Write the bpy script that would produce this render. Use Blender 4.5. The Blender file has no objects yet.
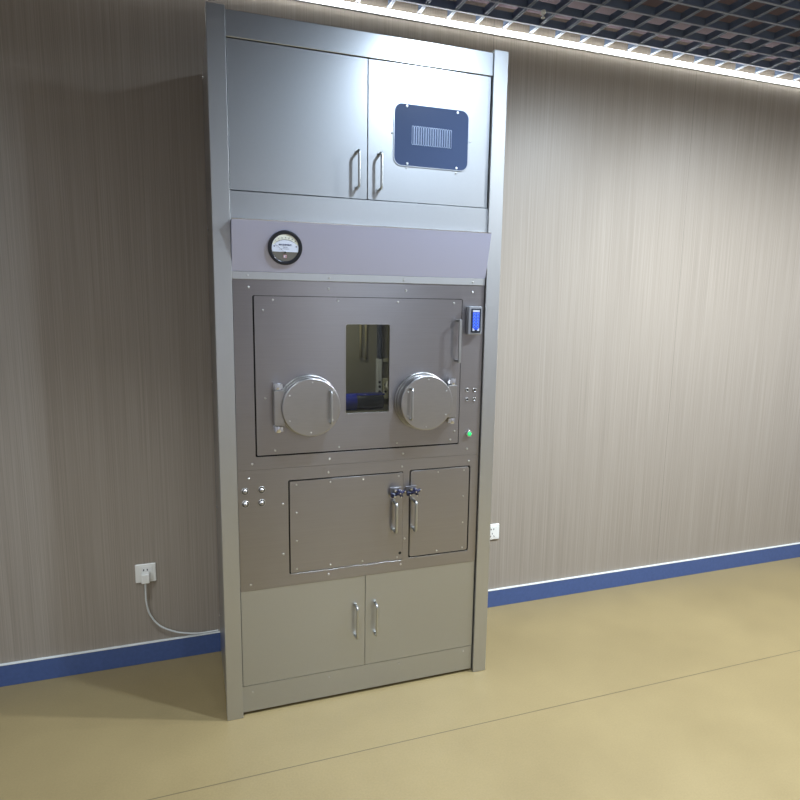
import bpy, bmesh, math, random
from mathutils import Vector, Matrix
random.seed(4)
S = bpy.context.scene
C = S.collection
PI = math.pi

# ------------------------------------------------------------------ materials
def lin(r, g, b):
    f = lambda c: (c/255/12.92) if c/255 <= .04045 else ((c/255+.055)/1.055)**2.4
    return (f(r), f(g), f(b), 1)

def mat(name, col, rough=.5, metal=0., spec=.5, emit=None, estr=0., aniso=0.):
    m = bpy.data.materials.new(name); m.use_nodes = True
    b = m.node_tree.nodes['Principled BSDF']
    b.inputs['Base Color'].default_value = col
    b.inputs['Roughness'].default_value = rough
    b.inputs['Metallic'].default_value = metal
    b.inputs['Specular IOR Level'].default_value = spec
    b.inputs['Anisotropic'].default_value = aniso
    if emit:
        b.inputs['Emission Color'].default_value = emit
        b.inputs['Emission Strength'].default_value = estr
    return m

def noise(m, scale, nscale=1., detail=3., coord='Object', rough=.55):
    nt = m.node_tree; N = nt.nodes; L = nt.links
    tc = N.new('ShaderNodeTexCoord'); mp = N.new('ShaderNodeMapping'); nz = N.new('ShaderNodeTexNoise')
    mp.inputs['Scale'].default_value = scale
    nz.inputs['Scale'].default_value = nscale; nz.inputs['Detail'].default_value = detail
    nz.inputs['Roughness'].default_value = rough
    if coord == 'World':
        g = N.new('ShaderNodeNewGeometry'); L.new(g.outputs['Position'], mp.inputs['Vector'])
    else:
        L.new(tc.outputs[coord], mp.inputs['Vector'])
    L.new(mp.outputs['Vector'], nz.inputs['Vector'])
    return nz

def ramp(m, src, lo, hi, p0=.3, p1=.7):
    r = m.node_tree.nodes.new('ShaderNodeValToRGB')
    r.color_ramp.elements[0].position = p0; r.color_ramp.elements[0].color = lo
    r.color_ramp.elements[1].position = p1; r.color_ramp.elements[1].color = hi
    m.node_tree.links.new(src, r.inputs['Fac'])
    return r

def mrange(m, src, a, b, f0=.3, f1=.7):
    r = m.node_tree.nodes.new('ShaderNodeMapRange')
    r.inputs['From Min'].default_value = f0; r.inputs['From Max'].default_value = f1
    r.inputs['To Min'].default_value = a; r.inputs['To Max'].default_value = b
    m.node_tree.links.new(src, r.inputs['Value'])
    return r

def steel(name, col, rough, scale, aniso=.0, bump=.02, var=.06, rv=.02, wide=0.):
    m = mat(name, col, rough, 1.0, aniso=aniso)
    b = m.node_tree.nodes['Principled BSDF']; L = m.node_tree.links
    nz = noise(m, scale, 1., 4., 'World')
    lo = tuple(c*(1-var) for c in col[:3])+(1,); hi = tuple(min(1, c*(1+var)) for c in col[:3])+(1,)
    L.new(ramp(m, nz.outputs['Fac'], lo, hi).outputs['Color'], b.inputs['Base Color'])
    L.new(mrange(m, nz.outputs['Fac'], rough-rv, rough+rv).outputs['Result'], b.inputs['Roughness'])
    bp = m.node_tree.nodes.new('ShaderNodeBump'); bp.inputs['Strength'].default_value = bump; bp.inputs['Distance'].default_value = .001
    L.new(nz.outputs['Fac'], bp.inputs['Height']); L.new(bp.outputs['Normal'], b.inputs['Normal'])
    if aniso:
        tg = m.node_tree.nodes.new('ShaderNodeCombineXYZ'); tg.inputs['Z'].default_value = 1.
        L.new(tg.outputs['Vector'], b.inputs['Tangent'])
    if wide:                                    # second, broader lobe of a satin sheet
        N = m.node_tree.nodes
        g = N.new('ShaderNodeBsdfAnisotropic'); g.inputs['Roughness'].default_value = wide; g.inputs['Color'].default_value = col
        mx = N.new('ShaderNodeMixShader'); mx.inputs[0].default_value = .40
        L.new(b.outputs[0], mx.inputs[1]); L.new(g.outputs[0], mx.inputs[2]); L.new(mx.outputs[0], N['Material Output'].inputs['Surface'])
    return m

M = {}
M['sheet'] = steel('satin_sheet_steel', (.485, .49, .49, 1), .30, (90, 90, 90), 0, .004, .015, .006, .58)
M['post'] = steel('satin_post_steel', (.52, .52, .51, 1), .33, (60, 60, 6), 0, .004, .02, .006, .58)
M['brushed'] = steel('brushed_steel', (.345, .328, .330, 1), .30, (5, 5, 900), .7, .015, .04)
M['port'] = steel('port_steel', (.44, .425, .41, 1), .34, (30, 30, 300), .0, .006, .03)
M['hood'] = mat('hood_film_steel', (.52, .525, .66, 1), .42, .75, .3)
M['chrome'] = mat('chrome', (.78, .79, .80, 1), .16, 1.)
M['handle'] = mat('satin_handle', (.50, .50, .48, 1), .36, 1.)
M['screw'] = mat('screw_steel', (.62, .61, .58, 1), .30, 1.)
M['slot'] = mat('screw_recess', (.06, .055, .05, 1), .5, .6)
M['gasket'] = mat('black_gasket', (.006, .006, .007, 1), .6)
M['black'] = mat('black_plastic', (.012, .014, .02, 1), .3)
M['navy'] = mat('navy_latch', (.012, .014, .05, 1), .25)
M['acrylic'] = mat('dark_acrylic', (.045, .062, .112, 1), .14, 0., .6)
M['slotrim'] = mat('slot_rim', (.32, .37, .47, 1), .4, .4)
M['white'] = mat('white_plastic', (.80, .79, .74, 1), .4)
M['dialwhite'] = mat('dial_white', (.70, .74, .84, 1), .4)
M['dialcream'] = mat('dial_cream', (.80, .80, .68, 1), .4)
M['dialgrey'] = mat('dial_grey', (.15, .14, .12, 1), .4)
M['ink'] = mat('blue_black_ink', (.03, .04, .12, 1), .5)
M['red'] = mat('red_print', (.36, .13, .13, 1), .5)
M['keyblue'] = mat('lit_blue_keypad', (.01, .03, .25, 1), .3, emit=(.03, .11, .85, 1), estr=.55)
M['keydot'] = mat('key_figure', (.03, .02, .10, 1), .4)
M['keyglow'] = mat('key_glow', (.05, .1, .4, 1), .4, emit=(.12, .28, 1., 1), estr=.7)
M['keywhite'] = mat('keypad_print', (.40, .42, .48, 1), .4)
M['green'] = mat('green_lamp', (.02, .5, .12, 1), .3, emit=(.01, .75, .17, 1), estr=.8)
M['silver'] = mat('silver_case', (.40, .41, .43, 1), .35, .8)
M['olive'] = mat('chamber_lining', (.17, .16, .115, 1), .5)
M['ductblue'] = mat('blue_grey_duct', (.035, .045, .075, 1), .5)
M['termcream'] = mat('olive_cream_box', (.36, .35, .24, 1), .5)
M['cream'] = mat('cream_rod', (.36, .32, .18, 1), .5)
M['outletgrey'] = mat('grey_outlet', (.52, .54, .55, 1), .5)
M['bluebottle'] = mat('blue_plastic', (.02, .035, .36, 1), .2)
M['darkbottle'] = mat('dark_plastic', (.02, .025, .03, 1), .25)
M['led'] = mat('led_diffuser', (1, 1, 1, 1), .5, emit=(.93, .97, .97, 1), estr=17.)
M['alu'] = mat('aluminium', (.6, .6, .6, 1), .4, .8)
M['grid'] = mat('ceiling_grid', (.14, .185, .28, 1), .5, .1)
M['rail'] = mat('ceiling_rail_lit', (.21, .24, .30, 1), .4, .3)  # same lattice as the grid; light on its undersides put into the colour
M['slab'] = mat('ceiling_board', (.15, .11, .13, 1), .8)
M['cap'] = mat('white_trim', (.72, .74, .72, 1), .45)
M['cable'] = mat('white_cable', (.66, .68, .66, 1), .45)
M['lamp'] = mat('lamp_body', (.05, .05, .05, 1), .5)

def blue_base():
    m = mat('blue_skirting', (.055, .105, .30, 1), .45)
    nz = noise(m, (60, 60, 60), 1., 3., 'World')
    m.node_tree.links.new(ramp(m, nz.outputs['Fac'], (.052, .090, .225, 1), (.062, .105, .26, 1)).outputs['Color'], m.node_tree.nodes['Principled BSDF'].inputs['Base Color'])
    return m
M['skirting'] = blue_base()

def wall_mat():
    m = mat('vertical_grain_laminate', (.3, .26, .2, 1), .42, 0., .4)
    nt = m.node_tree; N = nt.nodes; L = nt.links; b = N['Principled BSDF']
    n1 = noise(m, (260, 1, 1.3), 1., 3., 'World', .6)
    n2 = noise(m, (22, 1, .35), 1., 2., 'World', .5)
    mx = N.new('ShaderNodeMath'); mx.operation = 'MULTIPLY_ADD'
    L.new(n1.outputs['Fac'], mx.inputs[0]); mx.inputs[1].default_value = .82
    sc = N.new('ShaderNodeMath'); sc.operation = 'MULTIPLY'; sc.inputs[1].default_value = .18
    L.new(n2.outputs['Fac'], sc.inputs[0]); L.new(sc.outputs[0], mx.inputs[2])
    cr = ramp(m, mx.outputs[0], (.262, .224, .182, 1), (.350, .304, .252, 1), .34, .66)
    # joints between the wall boards every 1.22 m
    g = N.new('ShaderNodeNewGeometry'); sx = N.new('ShaderNodeSeparateXYZ'); L.new(g.outputs['Position'], sx.inputs[0])
    a = N.new('ShaderNodeMath'); a.operation = 'ADD'; a.inputs[1].default_value = 10.98-2.657; L.new(sx.outputs['X'], a.inputs[0])
    md = N.new('ShaderNodeMath'); md.operation = 'MODULO'; md.inputs[1].default_value = 1.22; L.new(a.outputs[0], md.inputs[0])
    lt = N.new('ShaderNodeMath'); lt.operation = 'LESS_THAN'; lt.inputs[1].default_value = .0022; L.new(md.outputs[0], lt.inputs[0])
    mix = N.new('ShaderNodeMix'); mix.data_type = 'RGBA'
    L.new(lt.outputs[0], mix.inputs['Factor']); L.new(cr.outputs['Color'], mix.inputs['A']); mix.inputs['B'].default_value = (.16, .135, .11, 1)
    L.new(mix.outputs['Result'], b.inputs['Base Color'])
    bp = N.new('ShaderNodeBump'); bp.inputs['Strength'].default_value = .08; bp.inputs['Distance'].default_value = .001
    L.new(n1.outputs['Fac'], bp.inputs['Height']); L.new(bp.outputs['Normal'], b.inputs['Normal'])
    return m
M['wall'] = wall_mat()

def floor_mat():
    m = mat('beige_epoxy', (.4, .33, .19, 1), .36, 0., .45)
    nt = m.node_tree; N = nt.nodes; L = nt.links; b = N['Principled BSDF']
    n1 = noise(m, (2.2, 2.2, 2.2), 1., 5., 'World', .6)
    n2 = noise(m, (140, 140, 140), 1., 2., 'World', .5)
    c1 = ramp(m, n1.outputs['Fac'], (.262, .198, .093, 1), (.308, .234, .110, 1), .3, .7)
    c2 = ramp(m, n2.outputs['Fac'], (.93, .93, .93, 1), (1, 1, 1, 1), .35, .65)
    mu = N.new('ShaderNodeMix'); mu.data_type = 'RGBA'; mu.blend_type = 'MULTIPLY'; mu.inputs['Factor'].default_value = 1
    L.new(c1.outputs['Color'], mu.inputs['A']); L.new(c2.outputs['Color'], mu.inputs['B'])
    # welded joint between two floor sheets
    g = N.new('ShaderNodeNewGeometry'); sx = N.new('ShaderNodeSeparateXYZ'); L.new(g.outputs['Position'], sx.inputs[0])
    s1 = N.new('ShaderNodeMath'); s1.operation = 'SUBTRACT'; s1.inputs[1].default_value = 1.9855; L.new(sx.outputs['Y'], s1.inputs[0])
    md = N.new('ShaderNodeMath'); md.operation = 'ABSOLUTE'; L.new(s1.outputs[0], md.inputs[0])
    lt = N.new('ShaderNodeMath'); lt.operation = 'LESS_THAN'; lt.inputs[1].default_value = .0019; L.new(md.outputs[0], lt.inputs[0])
    mix = N.new('ShaderNodeMix'); mix.data_type = 'RGBA'
    L.new(lt.outputs[0], mix.inputs['Factor']); L.new(mu.outputs['Result'], mix.inputs['A']); mix.inputs['B'].default_value = (.12, .095, .05, 1)
    L.new(mix.outputs['Result'], b.inputs['Base Color'])
    L.new(mrange(m, n1.outputs['Fac'], .30, .42).outputs['Result'], b.inputs['Roughness'])
    return m
M['floor'] = floor_mat()

def plain_wall():
    m = mat('lilac_grey_paint', (.50, .48, .52, 1), .6)
    nz = noise(m, (3, 3, 3), 1., 3., 'World')
    m.node_tree.links.new(ramp(m, nz.outputs['Fac'], (.47, .45, .49, 1), (.53, .51, .55, 1)).outputs['Color'], m.node_tree.nodes['Principled BSDF'].inputs['Base Color'])
    return m
M['paint'] = plain_wall()

def glass_mat():
    m = bpy.data.materials.new('tinted_glass'); m.use_nodes = True
    nt = m.node_tree; N = nt.nodes; L = nt.links; N.clear()
    o = N.new('ShaderNodeOutputMaterial'); t = N.new('ShaderNodeBsdfTransparent'); g = N.new('ShaderNodeBsdfGlossy')
    t.inputs['Color'].default_value = (.74, .76, .72, 1); g.inputs['Roughness'].default_value = .03
    f = N.new('ShaderNodeFresnel'); f.inputs['IOR'].default_value = 1.45
    mx = N.new('ShaderNodeMixShader')
    L.new(f.outputs[0], mx.inputs[0]); L.new(t.outputs[0], mx.inputs[1]); L.new(g.outputs[0], mx.inputs[2]); L.new(mx.outputs[0], o.inputs['Surface'])
    return m
M['glass'] = glass_mat()

# ------------------------------------------------------------------ geometry helpers (world coordinates)
def box(bm, x0, x1, y0, y1, z0, z1, bev=0., seg=1):
    t = bmesh.new()
    bmesh.ops.create_cube(t, size=1., matrix=Matrix.Translation(((x0+x1)/2, (y0+y1)/2, (z0+z1)/2)) @ Matrix.Diagonal((abs(x1-x0), abs(y1-y0), abs(z1-z0), 1)))
    if bev:
        bmesh.ops.bevel(t, geom=t.edges[:], offset=bev, segments=seg, profile=.5, affect='EDGES')
    merge(bm, t)

def merge(bm, t):
    me = bpy.data.meshes.new('tmp'); t.to_mesh(me); t.free(); bm.from_mesh(me); bpy.data.meshes.remove(me)

def cyl(bm, p, q, r, r2=None, n=32, bev=0.):
    p = Vector(p); q = Vector(q); d = q-p
    t = bmesh.new()
    rot = d.to_track_quat('Z', 'Y').to_matrix().to_4x4()
    bmesh.ops.create_cone(t, cap_ends=True, segments=n, radius1=r, radius2=r if r2 is None else r2, depth=d.length, matrix=Matrix.Translation((p+q)/2) @ rot)
    if bev:
        ed = [e for e in t.edges if any(len(f.verts) > 4 for f in e.link_faces)]
        bmesh.ops.bevel(t, geom=ed, offset=bev, segments=3, profile=.5, affect='EDGES')
    merge(bm, t)

def lathe(bm, prof, cx, cy, cz, n=48, axis='Y'):
    """prof = [(radius, offset)] revolved about a line through (cx,cy,cz) along Y"""
    rings = []
    for r, o in prof:
        ring = []
        for k in range(n):
            a = 2*PI*k/n
            ring.append(bm.verts.new((cx+r*math.cos(a), cy+o, cz+r*math.sin(a))))
        rings.append(ring)
    for a, b in zip(rings, rings[1:]):
        for k in range(n):
            bm.faces.new((a[k], a[(k+1) % n], b[(k+1) % n], b[k]))
    bm.faces.new(rings[0]); bm.faces.new(rings[-1])

def tube(bm, pts, r, n=10):
    pts = [Vector(p) for p in pts]
    rings = []; up = None
    for i, p in enumerate(pts):
        d = (pts[min(i+1, len(pts)-1)]-pts[max(i-1, 0)]).normalized()
        if up is None:
            up = d.orthogonal().normalized()
        up = (up-d*up.dot(d)).normalized(); s = d.cross(up)
        rings.append([bm.verts.new(p+r*(math.cos(2*PI*k/n)*up+math.sin(2*PI*k/n)*s)) for k in range(n)])
    for a, b in zip(rings, rings[1:]):
        for k in range(n):
            bm.faces.new((a[k], a[(k+1) % n], b[(k+1) % n], b[k]))
    bm.faces.new(rings[0]); bm.faces.new(rings[-1])

def smooth_path(pts, r, n=6):
    """round the corners of a polyline"""
    out = [Vector(pts[0])]
    for a, b, c in zip(pts, pts[1:], pts[2:]):
        a, b, c = Vector(a), Vector(b), Vector(c)
        p = b+(a-b).normalized()*r; q = b+(c-b).normalized()*r
        for k in range(n+1):
            t = k/n; out.append((1-t)**2*p+2*t*(1-t)*b+t*t*q)
    out.append(Vector(pts[-1])); return out

def spline(pts, n=12):
    P = [Vector(p) for p in pts]; P = [2*P[0]-P[1]]+P+[2*P[-1]-P[-2]]
    out = []
    for i in range(1, len(P)-2):
        for k in range(n):
            t = k/n; a, b, c, d = P[i-1], P[i], P[i+1], P[i+2]
            out.append(.5*((2*b)+(c-a)*t+(2*a-5*b+4*c-d)*t*t+(3*b-a-3*c+d)*t**3))
    out.append(P[-2]); return out

def rrect(x0, x1, z0, z1, r=0., n=8):
    if r <= 0:
        return [(x0, z0), (x1, z0), (x1, z1), (x0, z1)]
    out = []
    for cx, cz, a0 in ((x1-r, z0+r, -90), (x1-r, z1-r, 0), (x0+r, z1-r, 90), (x0+r, z0+r, 180)):
        for k in range(n+1):
            a = math.radians(a0+90*k/n); out.append((cx+r*math.cos(a), cz+r*math.sin(a)))
    return out

def circle(cx, cz, r, n=32):
    return [(cx+r*math.cos(2*PI*k/n), cz+r*math.sin(2*PI*k/n)) for k in range(n)]

def plate(bm, outer, holes, y0, y1):
    """flat plate in XZ between y0 (front) and y1 with holes"""
    t = bmesh.new(); fe = []; be = []
    for lp in [outer]+list(holes):
        f = [t.verts.new((x, y0, z)) for x, z in lp]; b = [t.verts.new((x, y1, z)) for x, z in lp]
        n = len(lp)
        for k in range(n):
            fe.append(t.edges.new((f[k], f[(k+1) % n]))); be.append(t.edges.new((b[k], b[(k+1) % n])))
        for k in range(n):
            t.faces.new((f[k], f[(k+1) % n], b[(k+1) % n], b[k]))
    bmesh.ops.triangle_fill(t, use_beauty=True, use_dissolve=True, edges=fe)
    bmesh.ops.triangle_fill(t, use_beauty=True, use_dissolve=True, edges=be)
    bmesh.ops.recalc_face_normals(t, faces=t.faces[:])
    merge(bm, t)

WORLD = {}
ROUND = {'handle', 'lead', 'rod', 'latch_knob', 'ridge'}
def obj(name, bm, m, parent=None, at=None, kind=None, label=None, local=False):
    """link a bmesh as one object; `at` is the object's origin (world coordinates unless local)"""
    bmesh.ops.recalc_face_normals(bm, faces=bm.faces[:])
    if at is None:
        xs = [v.co for v in bm.verts]
        at = Vector((sum(v.x for v in xs)/len(xs), sum(v.y for v in xs)/len(xs), min(v.z for v in xs)))
    at = Vector(at)
    bmesh.ops.translate(bm, verts=bm.verts[:], vec=-at)
    # curved faces are smooth, flat ones stay flat
    for f in bm.faces:
        f.normal_update()
    for f in bm.faces:
        f.smooth = False
        if len(f.verts) <= 4 and (name in ROUND or abs(f.normal.y) < .9999):
            for e in f.edges:
                if len(e.link_faces) == 2 and .02 < e.calc_face_angle(9) < .56:
                    f.smooth = True; break
    me = bpy.data.meshes.new(name); bm.to_mesh(me); bm.free()
    for mm in (m if isinstance(m, (list, tuple)) else [m]):
        me.materials.append(mm)
    o = bpy.data.objects.new(name, me); C.objects.link(o)
    place(o, at, parent, local)
    if kind: o['kind'] = kind
    if label: o['label'] = label
    return o

def place(o, at, parent, local=False):
    at = Vector(at)
    if parent is not None:
        o.parent = parent
        o.location = at if local else at-WORLD[parent]
        WORLD[o] = at if not local else WORLD[parent]+at
    else:
        o.location = at; WORLD[o] = at

def dup(o, at, parent):
    """copy of a part together with its sub-parts"""
    c = o.copy(); C.objects.link(c); place(c, at, parent)
    for ch in list(o.children):
        d = ch.copy(); C.objects.link(d); d.parent = c; WORLD[d] = WORLD[c]+ch.location
    return c

def thing(name, label, cat, loc, group=None):
    o = bpy.data.objects.new(name, None); C.objects.link(o); o.empty_display_size = .1
    place(o, loc, None); tag(o, label, cat, group); return o

def tag(o, label, cat, group=None):
    o['label'] = label; o['category'] = cat
    if group: o['group'] = group

def struct(name, bm, m, parent=None):
    return obj(name, bm, m, parent, kind='structure')

def new():
    return bmesh.new()

def text_bm(s, size, cx, cy, cz, depth=.0003, bold=0.):
    cu = bpy.data.curves.new('t', 'FONT'); cu.body = s; cu.size = size; cu.align_x = 'CENTER'; cu.align_y = 'CENTER'; cu.extrude = depth; cu.offset = bold
    to = bpy.data.objects.new('t', cu); C.objects.link(to)
    bpy.context.view_layer.update()
    me = bpy.data.meshes.new_from_object(to.evaluated_get(bpy.context.evaluated_depsgraph_get()))
    bpy.data.objects.remove(to); bpy.data.curves.remove(cu)
    bm = new(); bm.from_mesh(me); bpy.data.meshes.remove(me)
    bmesh.ops.transform(bm, matrix=Matrix.Translation((cx, cy, cz)) @ Matrix.Rotation(PI/2, 4, 'X'), verts=bm.verts[:])
    return bm

# ------------------------------------------------------------------ room
YW = 2.842; ZC = 2.932
RX0, RX1, RY0 = -2.2, 5.2, -3.2
b = new(); box(b, RX0, RX1, RY0, YW, -.1, 0); struct('floor', b, M['floor'])
b = new(); box(b, RX0-.12, RX1+.12, YW, YW+.12, 0, 3.30); struct('wall_back', b, M['wall'])
b = new(); box(b, RX0-.12, RX0, RY0, YW, 0, 3.30); struct('wall_left', b, M['paint'])
b = new(); box(b, RX1, RX1+.12, RY0, YW, 0, 3.30); struct('wall_right', b, M['paint'])
b = new(); box(b, RX0-.12, RX1+.12, RY0-.12, RY0, 0, 3.30); struct('wall_front', b, M['paint'])
b = new(); box(b, RX0, RX1, RY0, YW, 3.03, 3.13); ceil = struct('ceiling', b, M['slab'])
b = new(); b2 = new()
pitch = .1432
k0 = int((RX0-.9096)/pitch)
x = .9096+pitch*k0
while x < RX1:
    box(b, x-.004, x+.004, RY0, YW-.012, ZC+.002, ZC+.034)
    for q in (-1, 1):
        box(b2, x+q*.006-.0022, x+q*.006+.0022, RY0, YW-.012, ZC, ZC+.004)
    x += pitch
y = 2.746
while y > RY0:
    box(b, RX0, RX1, y-.004, y+.004, ZC+.002, ZC+.034)
    box(b2, RX0, RX1, y-.0060, y+.0060, ZC-.002, ZC+.002)
    y -= .1355
struct('ceiling_grid', b, M['grid'], ceil); struct('ceiling_rail_lit', b2, M['rail'], ceil)
b = new(); box(b, RX0, RX1, YW-.012, YW, 0, .0945, .001); struct('baseboard_back', b, M['skirting'])
b = new(); box(b, RX0, RX1, YW-.0135, YW, .0947, .1002, .0012); struct('trim_1', b, M['cap'])

# ------------------------------------------------------------------ LED strip along the wall top
led = thing('led_strip_light', 'bright white LED light strip running along the top of the wall under the ceiling grid', 'light', ((RX0+RX1)/2, YW-.012, 2.90))
b = new(); box(b, RX0, RX1, YW-.006, YW, 2.903, 2.928); obj('profile', b, M['alu'], led)
b = new(); box(b, RX0, RX1, YW-.019, YW-.006, 2.908, 2.925, .004); obj('diffuser', b, M['led'], led)

# ------------------------------------------------------------------ cabinet
XL, XR, YF, H = .1058, 1.2346, 2.308, 2.612
XI, XJ = .1675, 1.1730            # inner faces of the posts
PY = 2.320                        # front plane of the panels
cab = thing('isolator_cabinet', 'tall stainless steel isolator cabinet with two round glove ports standing against the wall', 'cabinet', ((XL+XR)/2, 2.575, 0))

# posts
for xa, xb in ((XL, XI), (XJ, XR)):
    b = new(); box(b, xa, xb, YF, YF+.055, 0, H, .0015); box(b, xa-.0004, xb+.0004, YF-.0004, YF+.02, 1.3020, 1.3032)
    obj('post', b, M['post'], cab, at=((xa+xb)/2, YF+.03, 0))
# carcass
side = []
for xa, xb in ((XL+.003, XL+.018), (XR-.018, XR-.003)):
    b = new(); box(b, xa, xb, YF+.055, YW-.016, .02, 2.56, .001)
    side.append(obj('side_panel', b, M['port'], cab))
b = new(); box(b, XL+.018, XR-.018, YW-.03, YW-.016, .02, 2.56); obj('back_panel', b, M['sheet'], cab)
b = new(); box(b, XL+.018, XR-.018, YF+.055, YW-.03, 2.545, 2.56); obj('top_panel', b, M['sheet'], cab)
b = new(); box(b, XL+.018, XR-.018, YF+.055, YW-.03, .03, .05); obj('bottom_panel', b, M['sheet'], cab)
b = new(); box(b, XI-.02, XJ+.02, PY+.05, PY+.056, 1.76, 2.545); obj('inner_panel', b, M['gasket'], cab)

# crossbars
b = new(); box(b, XI, XJ, PY-.004, PY+.04, 2.518, 2.603, .0015); obj('top_rail', b, M['sheet'], cab)
b = new(); box(b, XI, XJ, PY-.004, PY+.04, 1.900, 2.0185, .0015); obj('middle_rail', b, M['sheet'], cab)

def screw_mesh(r):
    bm = new()
    lathe(bm, [(r, .0), (r, -.0012), (r*.8, -.0024), (r*.35, -.0028), (r*.33, -.0014), (.0004, -.0014)], 0, 0, 0, 14)
    return bm
_sc = {}
def screw(parent, x, z, y=PY, r=.0046):
    if r not in _sc:
        o = obj('screw', screw_mesh(r), M['screw'], parent, at=(0, 0, 0)); _sc[r] = o
        o.location = Vector((x, y, z))-WORLD[parent]
        return o
    o = _sc[r].copy(); C.objects.link(o); o.parent = parent; o.location = Vector((x, y, z))-WORLD[parent]
    return o

def d_handle(parent, x, z0, z1, yface, out=.035, r=.0052):
    bm = new()
    tube(bm, smooth_path([(x, yface, z1), (x, yface-out, z1), (x, yface-out, z0), (x, yface, z0)], .012), r, 12)
    for z in (z0, z1):
        cyl(bm, (x, yface, z), (x, yface-.003, z), r*1.5, n=16)
    return obj('handle', bm, M['handle'], parent)

# upper doors
xs = .6690
ud = []
for xa, xb in ((XI+.0025, xs-.0012), (xs+.0012, XJ-.004)):
    b = new(); box(b, xa, xb, PY, PY+.02, 2.0215, 2.5155, .0012)
    ud.append(obj('upper_door', b, M['sheet'], cab))
d_handle(ud[0], .628, 2.06, 2.188, PY); d_handle(ud[1], .714, 2.058, 2.187, PY)
for x, z in ((.203, 2.03), (.203, 2.50)):
    pass
# dark window of the right upper door
b = new(); plate(b, rrect(.7695, 1.0785, 2.1525, 2.3795, .032), [rrect(.7725, 1.0755, 2.1555, 2.3765, .030)], PY-.003, PY)
obj('window_rim', b, M['silver'], ud[1])
b = new(); plate(b, rrect(.7725, 1.0755, 2.1555, 2.3765, .030), [], PY-.0028, PY)
obj('window', b, M['acrylic'], ud[1], label='dark blue glossy window')
b = new()
for k in range(17):
    cx = .846+k*(1.001-.846)/16
    plate(b, rrect(cx-.0040, cx+.0040, 2.2330, 2.3010, .0038, 5), [rrect(cx-.0030, cx+.0030, 2.2342, 2.2998, .0029, 5)], PY-.0042, PY-.0029)
obj('vent_slots', b, M['slotrim'], ud[1], label='row of narrow upright oval slots')
for x, z in ((.822, 2.389), (1.027, 2.388), (.764, 2.267), (1.087, 2.266), (.823, 2.147), (1.029, 2.144)):
    screw(ud[1], x, z, PY, .0036)
for x, z in ((.821, 2.369), (1.029, 2.368), (.825, 2.163), (1.029, 2.163)):
    screw(ud[1], x, z, PY-.0028, .0048)

# sloping hood panel
HT, HB = (2.276, 1.918), (2.3165, 1.7425)
b = new()
prof = [HT, HB, (PY+.02, HB[1]), (PY+.02, HT[1])]
va = [b.verts.new((XI+.001, p[0], p[1])) for p in prof]; vb = [b.verts.new((XJ-.0015, p[0], p[1])) for p in prof]
b.faces.new(va); b.faces.new(vb)
for k in range(4):
    b.faces.new((va[k], va[(k+1) % 4], vb[(k+1) % 4], vb[k]))
hood = obj('hood_panel', b, M['hood'], cab, label='sloping lilac grey panel carrying the round gauge')
b = new(); box(b, XI+.001, XJ-.0015, HT[0]-.0012, PY+.02, HT[1], HT[1]+.0028, .0008); obj('hood_lip', b, M['chrome'], hood)
b = new(); box(b, XI+.001, XJ-.003, PY-.0035, PY+.01, 1.7145, 1.7420, .001)
fl = obj('hood_flange', b, M['post'], cab)
for x, z in ((.223, 1.729), (.522, 1.727), (.818, 1.727), (1.115, 1.727)):
    screw(fl, x, z, PY-.0035, .0036)

# gauge on the hood (built upright at the origin, then tilted with the panel)
tilt = math.atan2(HB[0]-HT[0], HT[1]-HB[1])
gz = 1.8295; gy = HT[0]+(HT[1]-gz)*(HB[0]-HT[0])/(HT[1]-HB[1]); gx = .3548
gy -= .0
b = new(); R = .0615
lathe(b, [(R, 0), (R, -.0075), (R-.002, -.0095), (R-.010, -.0095), (R-.0125, -.0075), (R-.013, -.004), (.001, -.004)], 0, 0, 0, 64)
gau = obj('pressure_gauge', b, M['black'], cab, at=(0, 0, 0), label='round gauge with black rim')
gau.location = Vector((gx, gy, gz))-WORLD[cab]; gau.rotation_euler = (tilt, 0, 0)
WORLD[gau] = Vector((0, 0, 0))
rd = R-.0135
def seg_plate(bm, r, z0, above, y0, y1, n=40):
    a = math.asin(z0/r)
    if above: ang = [a+(PI-2*a)*k/n for k in range(n+1)]
    else: ang = [PI-a+(PI+2*a)*k/n for k in range(n+1)]
    plate(bm, [(r*math.cos(t), r*math.sin(t)) for t in ang], [], y0, y1)
b = new(); seg_plate(b, rd, -.0145, True, -.0062, -.004); obj('dial', b, M['dialwhite'], gau, local=True, label='white upper dial face')
b = new(); seg_plate(b, rd, -.0148, False, -.0056, -.004); obj('dial_base', b, M['dialgrey'], gau, local=True, label='grey brown lower part')
def pol(a, rad):
    return (rad*math.sin(math.radians(a)), -.030+rad*math.cos(math.radians(a)))
lowarc = [pol(-47+94*k/40, .0585) for k in range(41)]
a0 = math.atan2(lowarc[-1][1], lowarc[-1][0]); rc = rd-.0006
toparc = [(rc*math.cos(a0+(PI-2*a0)*k/40), rc*math.sin(a0+(PI-2*a0)*k/40)) for k in range(41)]
b = new(); plate(b, lowarc+toparc, [], -.00640, -.0060); obj('scale_band', b, M['dialcream'], gau, local=True, label='cream scale band')
b = new()
plate(b, [pol(-40+80*k/40, .0585) for k in range(41)]+[pol(40-80*k/40, .0579) for k in range(41)], [], -.0066, -.0061)
for k in range(31):                      # scale ticks
    a = -33+66*k/30; big = k % 5 == 0; w = .25 if big else .14
    plate(b, [pol(a-w, .0587), pol(a+w, .0587), pol(a+w, .0625 if big else .0605), pol(a-w, .0625 if big else .0605)], [], -.0068, -.0063)
obj('scale', b, M['ink'], gau, local=True)
b = new(); merge(b, text_bm('MAGNEHELIC', .0076, 0, -.0064, .0105, .0003, .00022)); merge(b, text_bm('PASCALS', .0044, 0, -.0064, .002))
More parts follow.
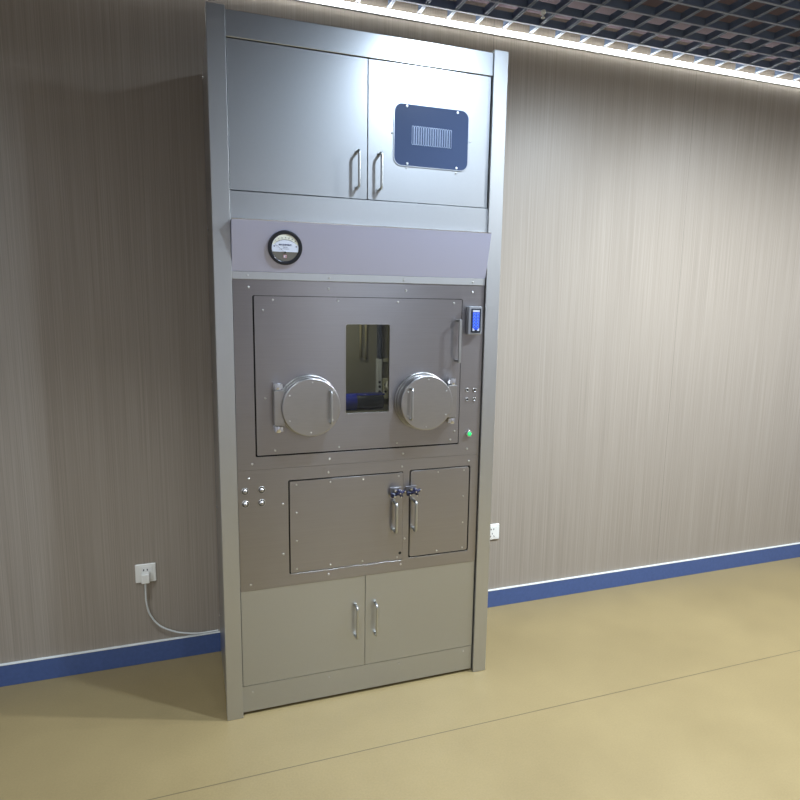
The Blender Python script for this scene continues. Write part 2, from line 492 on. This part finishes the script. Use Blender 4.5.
box(b, -.014, .014, -.0066, -.0062, -.0042, -.0034); box(b, -.0415, -.0375, -.0066, -.0062, .003, .0072); box(b, .0375, .0415, -.0066, -.0062, .003, .0072)
obj('lettering', b, M['ink'], gau, local=True)
b = new()
for k in range(7):
    px, pz = pol(-33+11*k, .0658); merge(b, text_bm(str(10*k), .0052, px, -.0066, pz))
obj('numerals', b, M['ink'], gau, local=True)
b = new(); plate(b, rrect(-.0066, .0066, -.0365, -.0245, .001), [], -.0064, -.0056); obj('badge', b, M['red'], gau, local=True, label='small red badge')
b = new(); box(b, -.0044, -.0012, -.0068, -.0064, -.0345, -.0265); box(b, .0008, .0044, -.0068, -.0064, -.0345, -.0320); box(b, .0008, .0044, -.0068, -.0064, -.0295, -.0265)
obj('badge_mark', b, M['dialwhite'], gau, local=True)
b = new(); cyl(b, (0, -.0056, -.016), (0, -.0078, -.016), .003, n=16); box(b, -.0003, .0003, -.0074, -.0069, -.016, .030)
bmesh.ops.rotate(b, cent=(0, -.007, -.016), matrix=Matrix.Rotation(math.radians(-52), 3, 'Y'), verts=b.verts[:])
obj('needle', b, M['black'], gau, local=True)

# front sheets
SEAM = 1.006
cd = (.2435, 1.0710, 1.0610, 1.6560)        # chamber door x0,x1,z0,z1
g = .0058
b = new(); plate(b, rrect(XI+.002, XJ-.003, SEAM+.0004, 1.7140), [rrect(cd[0]-g, cd[1]+g*.5, cd[2]-g, cd[3]+g*.35, .006, 5)], PY, PY+.004)
up = obj('upper_front_sheet', b, M['brushed'], cab)
for x, z in ((.225, 1.687), (.520, 1.687), (.829, 1.687), (1.117, 1.687), (.224, 1.030), (.522, 1.030), (.827, 1.031), (1.114, 1.033)):
    screw(up, x, z)
LL = (.3640, .8290, .5760, .9500); LR = (.8625, 1.1275, .5830, .9535)
b = new(); plate(b, rrect(XI+.002, XJ-.003, .5255, SEAM-.0004),
      [rrect(LL[0]-g, LL[1]+.0008, LL[2]-g*.6, LL[3]+g, .005, 4), rrect(LR[0]-g, LR[1]+g, LR[2]-g, LR[3]+g, .009, 5)], PY, PY+.004)
lo = obj('lower_front_sheet', b, M['brushed'], cab)
for x, z in ((.210, .975), (.517, .976), (.823, .977), (1.124, .979), (.337, .863), (.336, .659), (.209, .549), (.516, .551), (.839, .665), (.824, .554)):
    screw(lo, x, z)
# black seals behind the door gaps
b = new(); plate(b, rrect(cd[0]-.015, cd[1]+.015, cd[2]-.015, cd[3]+.015), [rrect(cd[0]+.02, cd[1]-.02, cd[2]+.02, cd[3]-.02)], PY+.012, PY+.02)
obj('door_seal', b, M['gasket'], cab)
b = new(); plate(b, rrect(XI+.01, XJ-.01, .53, .99), [], PY+.012, PY+.02); obj('door_seal', b, M['gasket'], cab)

# chamber door with the window
W = (.5865, .7640, 1.2070, 1.5545)
b = new(); plate(b, rrect(cd[0], cd[1], cd[2], cd[3], .003, 3), [rrect(W[0], W[1], W[2], W[3], .008, 5)], PY, PY+.011)
door = obj('chamber_door', b, M['brushed'], cab)
b = new(); plate(b, rrect(W[0]-.0022, W[1]+.0022, W[2]-.0022, W[3]+.0022, .010, 5), [rrect(W[0], W[1], W[2], W[3], .008, 5)], PY-.0012, PY); obj('window_rim', b, M['port'], door)
b = new(); plate(b, rrect(W[0]-.004, W[1]+.004, W[2]-.004, W[3]+.004), [], PY+.0115, PY+.0150); obj('window_pane', b, M['glass'], door)
for x, z in ((.311, 1.643), (.275, 1.605), (.556, 1.644), (.796, 1.642), (1.036, 1.641), (.277, 1.279), (.311, 1.077), (.559, 1.075), (.800, 1.077), (1.036, 1.077), (1.054, 1.112)):
    screw(door, x, z, PY, .0040)
b = new(); hx = 1.0500
box(b, hx-.0055, hx+.0055, PY-.042, PY-.033, 1.402, 1.576, .0015)
for z in (1.402, 1.565):
    box(b, hx-.0055, hx+.0055, PY-.036, PY, z, z+.011, .001)
obj('handle', b, M['handle'], door)

# glove ports
def port(cx, cz, sgn):
    """sgn -1: hinge on the left, +1: hinge on the right"""
    bm = new()
    lathe(bm, [(.1175, 0), (.1175, -.008), (.115, -.010), (.108, -.010), (.106, -.012), (.106, -.028), (.001, -.028)], cx, PY, cz, 72)
    p = obj('glove_port', bm, M['port'], cab, at=(cx, PY, cz))
    bm = new(); lathe(bm, [(.104, -.028), (.107, -.028), (.107, -.0335), (.104, -.0335)], cx, PY, cz, 72); obj('gasket', bm, M['gasket'], p)
    bm = new(); lathe(bm, [(.104, -.0335), (.1095, -.0335), (.1105, -.0365), (.1105, -.0585), (.1090, -.0615), (.1062, -.0625), (.001, -.0625)], cx, PY, cz, 72)
    cv = obj('cover', bm, M['port'], p)
    for a in (88, 150, 210, 268, 328, 30):
        s = screw(p, cx+.095*math.cos(math.radians(a)), cz+.095*math.sin(math.radians(a)), PY-.0625, .0034)
    hxx = cx-sgn*.071
    bm = new(); y0 = PY-.0625
    tube(bm, smooth_path([(hxx, y0, cz+.060), (hxx, y0-.022, cz+.060), (hxx, y0-.022, cz-.060), (hxx, y0, cz-.060)], .008), .0046, 12)
    obj('handle', bm, M['handle'], p)
    e = cx+sgn*.1235
    bm = new(); xa, xb = sorted((cx+sgn*.098, e+sgn*.012))
    box(bm, xa, xb, PY-.046, PY-.040, cz-.066, cz+.066, .001)
    box(bm, *sorted((e-sgn*.002, e+sgn*.012)), PY-.040, PY, cz-.066, cz+.066, .0015)
    obj('hinge_plate', bm, M['port'], p)
    for zz in (cz+.068, cz-.093):
        bm = new(); cyl(bm, (e-sgn*.002, PY-.030, zz), (e-sgn*.002, PY-.030, zz+.025), .0135, n=24, bev=.002)
        box(bm, *sorted((e-sgn*.002, e-sgn*.022)), PY-.041, PY-.022, zz+.002, zz+.023, .002)
        box(bm, e-.012, e+.012, PY-.020, PY, zz, zz+.025, .001)
        obj('hinge_knuckle', bm, M['chrome'], p)
    return p
port(.4400, 1.2465, -1); port(.9040, 1.2460, 1)

# keypad
kx0, kx1, kz0, kz1, kf = 1.0905, 1.1495, 1.5155, 1.6295, PY-.030
b = new(); box(b, kx0, kx1, kf, PY, kz0, kz1, .003); kp = obj('keypad', b, M['silver'], cab, label='silver keypad with blue lit keys')
kc = (kx0+kx1)/2+.0015
b = new(); plate(b, rrect(kc-.0215, kc+.0215, kz0+.008, kz1-.009, .005), [], kf-.0022, kf); obj('screen_bezel', b, M['black'], kp)
b = new(); plate(b, rrect(kc-.0150, kc+.0150, kz0+.020, kz1-.0235, .001), [], kf-.0028, kf-.0022); obj('screen', b, M['keyblue'], kp, label='blue lit key field')
b = new(); plate(b, rrect(kc-.0150, kc+.0150, kz1-.0225, kz1-.0145, .001), [], kf-.0028, kf-.0022)
obj('screen_strip', b, M['keywhite'], kp); b = new()
plate(b, [(kc-.015, kz0+.0155), (kc-.005, kz0+.0155), (kc-.009, kz0+.0235), (kc-.015, kz0+.0285)], [], kf-.0032, kf-.0028)
obj('key_corner', b, M['keywhite'], kp); b = new()
plate(b, [(kc+.015, kz0+.0155), (kc+.005, kz0+.0155), (kc+.009, kz0+.0235), (kc+.015, kz0+.0285)], [], kf-.0032, kf-.0028)
obj('key_corner', b, M['keywhite'], kp)
b = new(); b2 = new()
for r_ in range(5):
    for c_ in (-1, 1):
        zz = kz1-.0310-r_*.0122; xx = kc+c_*.0075
        plate(b, circle(xx, zz, .0052, 16), [], kf-.0032, kf-.0028)
        box(b2, xx-.0024, xx+.0024, kf-.0036, kf-.0032, zz-.0028, zz+.0022)
obj('keys', b, M['keyglow'], kp); obj('key_marks', b2, M['keydot'], kp)

# small fittings on the front
def plug(parent, x, z, r):
    bm = new(); lathe(bm, [(r, 0), (r, -.002), (r*.86, -.0035), (r*.80, -.0022), (r*.62, -.0022), (r*.55, -.006), (r*.3, -.0085), (.0003, -.009)], x, PY, z, 28)
    p = obj('hole_plug', bm, M['port'], parent, at=(x, PY, z))
    bm = new(); lathe(bm, [(r*.80, -.0022), (r*.80, -.0026), (r*.62, -.0026), (r*.62, -.0022)], x, PY, z, 28); obj('seal_ring', bm, M['slot'], p)
    return p
p0 = plug(cab, .1955, .9255, .0145)
for x, z in ((.2570, .9262), (.1957, .8753), (.2562, .8751)):
    dup(p0, (x, PY, z), cab)

def eyelet(parent, x, z, r):
    bm = new(); lathe(bm, [(r, 0), (r, -.0016), (r*.8, -.0030), (r*.62, -.0024), (r*.58, -.0008), (.0003, -.0008)], x, PY, z, 24)
    e = obj('eyelet', bm, M['port'], parent, at=(x, PY, z))
    bm = new(); lathe(bm, [(r*.56, -.0008), (r*.56, -.0014), (.0003, -.0014)], x, PY, z, 20); obj('hole', bm, M['gasket'], e)
    return e
p1 = eyelet(cab, 1.1060, 1.2845, .0088)
for x, z in ((1.1400, 1.2835), (1.1072, 1.2446), (1.1398, 1.2435)):
    dup(p1, (x, PY, z), cab)
b = new(); lathe(b, [(.0135, 0), (.0135, -.008), (.0125, -.0105), (.0095, -.0105), (.0088, -.0090), (.001, -.0090)], 1.1190, PY, 1.0985, 32); gb = obj('push_button', b, M['chrome'], cab)
b = new(); lathe(b, [(.0082, -.0090), (.0078, -.0125), (.005, -.0137), (.0005, -.0140)], 1.1190, PY, 1.0985, 32); obj('button_lens', b, M['green'], gb, label='glowing green lens')

# lower doors of the steel front
b = new(); plate(b, rrect(*LL[:2], *LL[2:], .003, 3), [], PY, PY+.011); dl = obj('pass_door', b, M['brushed'], cab)
for x, z in ((.390, .936), (.524, .936), (.659, .936), (.809, .938), (.389, .822), (.389, .707), (.388, .591), (.524, .591), (.657, .590), (.807, .587)):
    screw(dl, x, z, PY, .0038)
b = new(); lathe(b, [(.0062, 0), (.0062, -.0008), (.0004, -.0008)], .8195, PY, .6050, 24); obj('hole', b, M['gasket'], dl)
b = new(); plate(b, rrect(*LR[:2], *LR[2:], .008, 5), [], PY, PY+.011); dr = obj('pass_door', b, M['brushed'], cab)
for x, z in ((.984, .941), (1.103, .941), (1.103, .826), (1.104, .709), (1.105, .595), (.986, .595)):
    screw(dr, x, z, PY, .0038)
d_handle(dl, .7905, .708, .830, PY, .036, .0062); d_handle(dr, .8755, .707, .830, PY, .036, .0062)

def latch(parent, cx, cz, s):
    """black clamp: base block, lever with cross knob and steel pins"""
    bm = new()
    box(bm, cx-.024, cx+.024, PY-.005, PY, cz-.012, cz+.014, .001)
    box(bm, cx-.010, cx+.020, PY-.034, PY-.010, cz-.010, cz+.008, .003)
    lt_ = obj('latch', bm, M['brushed'], parent)
    bm = new()
    for a in (20, 110):
        dx, dz = .021*math.cos(math.radians(a)), .017*math.sin(math.radians(a))
        tube(bm, [(cx+.006-dx, PY-.040, cz-dz), (cx+.006, PY-.042, cz), (cx+.006+dx, PY-.040, cz+dz)], .0062, 10)
    cyl(bm, (cx+.006, PY-.046, cz), (cx+.006, PY-.030, cz), .011, n=20, bev=.002)
    box(bm, cx-.026, cx-.006, PY-.030, PY-.012, cz-.022, cz-.004, .003)
    obj('latch_knob', bm, M['navy'], lt_, label='dark blue knob')
    bm = new()
    for px, pz in ((-.016, .012), (.026, .006), (.006, .0), (.010, -.016), (-.018, -.012)):
        cyl(bm, (cx+px, PY-.049, cz+pz), (cx+px, PY-.036, cz+pz), .0030, n=12)
    obj('latch_pins', bm, M['chrome'], lt_)
latch(cab, .7960, .8780, 1); latch(cab, .8640, .8790, 1)

# bottom doors and plinth
xb_ = .6705
bd = []
for xa, xb in ((XI+.003, xb_-.0011), (xb_+.0011, XJ-.0042)):
    b = new(); box(b, xa, xb, PY+.002, PY+.018, .1262, .5240, .0003)
    bd.append(obj('lower_door', b, M['sheet'], cab))
d_handle(bd[0], .6290, .266, .402, PY+.002, .033, .0055); d_handle(bd[1], .7125, .265, .400, PY+.002, .033, .0055)
b = new(); box(b, XI+.001, XJ-.004, PY+.003, PY+.02, .0130, .1240, .0003); pl = obj('plinth', b, M['sheet'], cab)
for x, z in ((.207, .094), (.517, .098), (.823, .101), (1.128, .104)):
    screw(pl, x, z, PY+.003, .0034)
b = new(); box(b, XI, XJ, PY+.02, PY+.03, .02, .53); obj('inner_panel', b, M['gasket'], cab)
b = new(); box(b, XI+.02, XJ-.02, 2.40, 2.80, 0, .03); obj('base_frame', b, M['gasket'], cab)
for z in (.25, .75, 1.30, 1.92, 2.50):
    bm = new(); cyl(bm, (XL+.003, 2.70, z), (XL-.002, 2.70, z), .005, n=12); obj('bolt', bm, M['chrome'], side[0])

# ------------------------------------------------------------------ chamber seen through the window
CX0, CX1, CY0, CY1, CZ0, CZ1 = .20, 1.14, PY+.022, 2.805, 1.155, 1.72
b = new()
box(b, CX0, CX1, CY1, CY1+.004, CZ0, CZ1); box(b, CX0-.004, CX0, CY0, CY1, CZ0, CZ1); box(b, CX1, CX1+.004, CY0, CY1, CZ0, CZ1)
box(b, CX0, CX1, CY0, CY1, CZ0-.004, CZ0); box(b, CX0, CX1, CY0, CY1, CZ1, CZ1+.004)
chamber = obj('chamber', b, M['olive'], cab)
b = new(); box(b, .859, .876, CY1-.03, CY1, 1.379, CZ1, .003); obj('duct', b, M['ductblue'], chamber)
for x in (.777, .803):
    bm = new(); cyl(bm, (x, CY1-.012, 1.378), (x, CY1-.012, CZ1), .0055, n=14); obj('rod', bm, M['cream'], chamber, label='cream rod')
b = new(); box(b, .855, .880, CY1-.025, CY1, CZ0, 1.379, .003); ob = obj('outlet_box', b, M['outletgrey'], cab, label='pale grey outlet box')
for z in (1.268, 1.246, 1.222):
    bm = new(); cyl(bm, (.868, CY1-.0265, z), (.868, CY1-.024, z), .0065, n=18); obj('socket_hole', bm, M['black'], ob)
b = new(); box(b, .884, .930, CY1-.022, CY1, 1.185, 1.285, .004); tb = obj('terminal_box', b, M['termcream'], cab, label='olive cream terminal box'); pass
for z in (1.255, 1.222):
    bm = new(); cyl(bm, (.898, CY1-.024, z), (.898, CY1-.021, z), .006, n=16); obj('socket_hole', bm, M['black'], tb)
b = new(); box(b, .876, .934, CY1-.014, CY1, 1.362, 1.379, .002); obj('bracket', b, M['termcream'], chamber)
b = new(); tube(b, spline([(.905, CY1-.03, 1.27), (.895, CY1-.05, 1.25), (.915, CY1-.05, 1.225), (.93, CY1-.04, 1.20)]), .005, 8); obj('lead', b, M['white'], ob)
b = new(); box(b, .50, .70, 2.50, 2.54, CZ1-.014, CZ1); obj('chamber_fill_lamp', b, M['white'], chamber)  # added body for the chamber's fill light

bt = thing('plastic_bottle', 'blue and black cylindrical bottle lying on its side behind the small viewing window', 'bottle', (.765, 2.69, CZ0))
b = new(); zc = CZ0+.0385
t = new(); cyl(t, (.725, 2.69, zc), (.852, 2.69, zc), .036, n=40, bev=.004); merge(b, t); obj('body', b, M['darkbottle'], bt)
b = new(); cyl(b, (.655, 2.69, zc), (.726, 2.69, zc), .0383, n=40, bev=.004); obj('cap', b, M['bluebottle'], bt, label='blue cap')
b = new()
for ang in (62, 118):
    yy, zz = 2.69-.036*math.cos(math.radians(ang)), zc+.036*math.sin(math.radians(ang))
    cyl(b, (.722, yy, zz), (.858, yy, zz), .0045, n=12)
obj('ridge', b, M['bluebottle'], bt, label='blue ridges along the top')

# ------------------------------------------------------------------ wall sockets, plug and lead
def outlet(cx, label):
    t = thing('wall_outlet', label, 'socket', (cx, YW, .388))
    bm = new(); box(bm, cx-.043, cx+.043, YW-.009, YW, .388, .474, .003)
    box(bm, cx-.030, cx+.030, YW-.0105, YW-.008, .399, .463, .001)
    obj('face_plate', bm, M['white'], t)
    bm = new()
    for dx in (-.0075, .0075):
        box(bm, cx+dx-.0022, cx+dx+.0022, YW-.0110, YW-.010, .443, .451)
    for dx, dz, a in ((0, .423, 0), (-.010, .408, .5), (.010, .408, -.5)):
        q = new(); box(q, -.0016, .0016, YW-.0110, YW-.010, -.0045, .0045)
        bmesh.ops.rotate(q, cent=(0, YW, 0), matrix=Matrix.Rotation(a, 3, 'Y'), verts=q.verts[:])
        bmesh.ops.translate(q, verts=q.verts[:], vec=(cx+dx, 0, dz)); merge(bm, q)
    obj('slots', bm, M['black'], t)
    return t
outlet(-.2015, 'white wall socket left of the cabinet with a plug in it')
outlet(1.5260, 'empty white wall socket half hidden behind the right post of the cabinet')
pg = thing('power_plug', 'white plug with a curved white lead pushed into the left wall socket', 'plug', (-.2, YW-.02, .396))
b = new(); box(b, -.2190, -.1835, YW-.046, YW-.0115, .396, .440, .005, 3); obj('plug_body', b, M['white'], pg)
b = new(); yk = YW-.026
tube(b, spline([(-.2040, yk, .402), (-.2045, yk, .340), (-.2035, yk+.002, .300), (-.192, yk+.006, .240), (-.153, yk+.010, .176), (-.090, yk+.012, .135), (-.030, yk+.014, .115), (.020, yk+.016, .1065), (.060, yk+.018, .1055), (.1005, yk+.019, .1055)]), .0038, 10)
obj('lead', b, M['cable'], pg)

# small white fitting hanging under the ceiling grid
sp = thing('ceiling_sprinkler', 'tiny white fitting hanging under the black ceiling grid', 'sprinkler', (1.555, 2.600, 2.897))
b = new(); cyl(b, (1.555, 2.600, 2.914), (1.555, 2.600, 2.9295), .010, n=18, bev=.002); obj('body', b, M['white'], sp)
b = new(); cyl(b, (1.555, 2.600, 2.900), (1.555, 2.600, 2.914), .004, n=12); cyl(b, (1.555, 2.600, 2.897), (1.555, 2.600, 2.900), .009, n=18); obj('deflector', b, M['cap'], sp)

# ------------------------------------------------------------------ unseen lamps in the ceiling
def downlight(x, y, power, radius=.05, blend=1., angle=178, col=(.82, .91, 1.)):
    z = 2.925
    t = thing('unseen_downlight', 'unseen round downlight in the black ceiling grid', 'light', (x, y, z), 'ceiling downlights')
    bm = new()
    n = 40; prof = [(.085, z+.024), (.085, z+.012), (.078, z+.008), (.062, z+.010), (.058, z+.060), (.085, z+.060)]
    rings = [[bm.verts.new((x+r*math.cos(2*PI*k/n), y+r*math.sin(2*PI*k/n), zz)) for k in range(n)] for r, zz in prof]
    for a, c in zip(rings, rings[1:]+rings[:1]):
        for k in range(n):
            bm.faces.new((a[k], a[(k+1) % n], c[(k+1) % n], c[k]))
    obj('housing', bm, M['lamp'], t)
    l = bpy.data.lights.new('downlight', 'SPOT'); l.energy = power; l.shadow_soft_size = radius; l.spot_size = math.radians(angle); l.spot_blend = blend; l.color = col
    lo_ = bpy.data.objects.new('downlight', l); C.objects.link(lo_); lo_.location = (x, y, z-.03)
for x, y, p in ((2.45, 1.45, 390), (3.7, 1.45, 230), (-1.5, .2, 110)):  # first two belong to the wall row; last one added to brighten the left
    downlight(x, y, p)
downlight(1.20, 1.45, 190, col=(.66, .81, 1.))
for x, y, p in ((-.45, 1.65, 95), (.6, .5, 60), (1.9, .55, 60), (3.1, .6, 40)):  # narrow beams added to brighten the floor
    downlight(x, y, p, angle=80, blend=.7)
for x, y, p in ((-1.6, -2.2, 120), (1.60, -2.4, 200), (4.3, -2.2, 150)):  # outer two added as room fill; middle one placed for the steel's streak
    downlight(x, y, p, angle=170)
l = bpy.data.lights.new('chamber_fill_light', 'AREA'); l.shape = 'RECTANGLE'; l.size = .18; l.size_y = .03; l.energy = 2.1; l.color = (1, .97, .85)  # added fill so the chamber interior is not dark
o = bpy.data.objects.new('chamber_fill_light', l); C.objects.link(o); o.location = (.60, 2.52, CZ1-.016)

w = bpy.data.worlds.new('World'); S.world = w; w.use_nodes = True
w.node_tree.nodes['Background'].inputs[0].default_value = (.5, .55, .6, 1); w.node_tree.nodes['Background'].inputs[1].default_value = .2

# ------------------------------------------------------------------ camera
f, p, yw, ro = 617.9824, .1522, .3361, -.0143
fwd = Vector((math.sin(yw)*math.cos(p), math.cos(yw)*math.cos(p), -math.sin(p)))
right = Vector((math.cos(yw), -math.sin(yw), 0)); down = fwd.cross(right)
r2 = math.cos(ro)*right+math.sin(ro)*down; d2 = -math.sin(ro)*right+math.cos(ro)*down
cam = bpy.data.cameras.new('camera'); co = bpy.data.objects.new('camera', cam); C.objects.link(co)
cam.sensor_width = 36; cam.lens = f/800*36; cam.clip_start = .01
co.matrix_world = Matrix(((r2.x, -d2.x, -fwd.x, 0), (r2.y, -d2.y, -fwd.y, 0), (r2.z, -d2.z, -fwd.z, 1.63), (0, 0, 0, 1)))
S.camera = co
S.view_settings.view_transform = 'Standard'; S.view_settings.look = 'None'; S.view_settings.exposure = 0; S.view_settings.gamma = 1
S.view_settings.use_curve_mapping = False
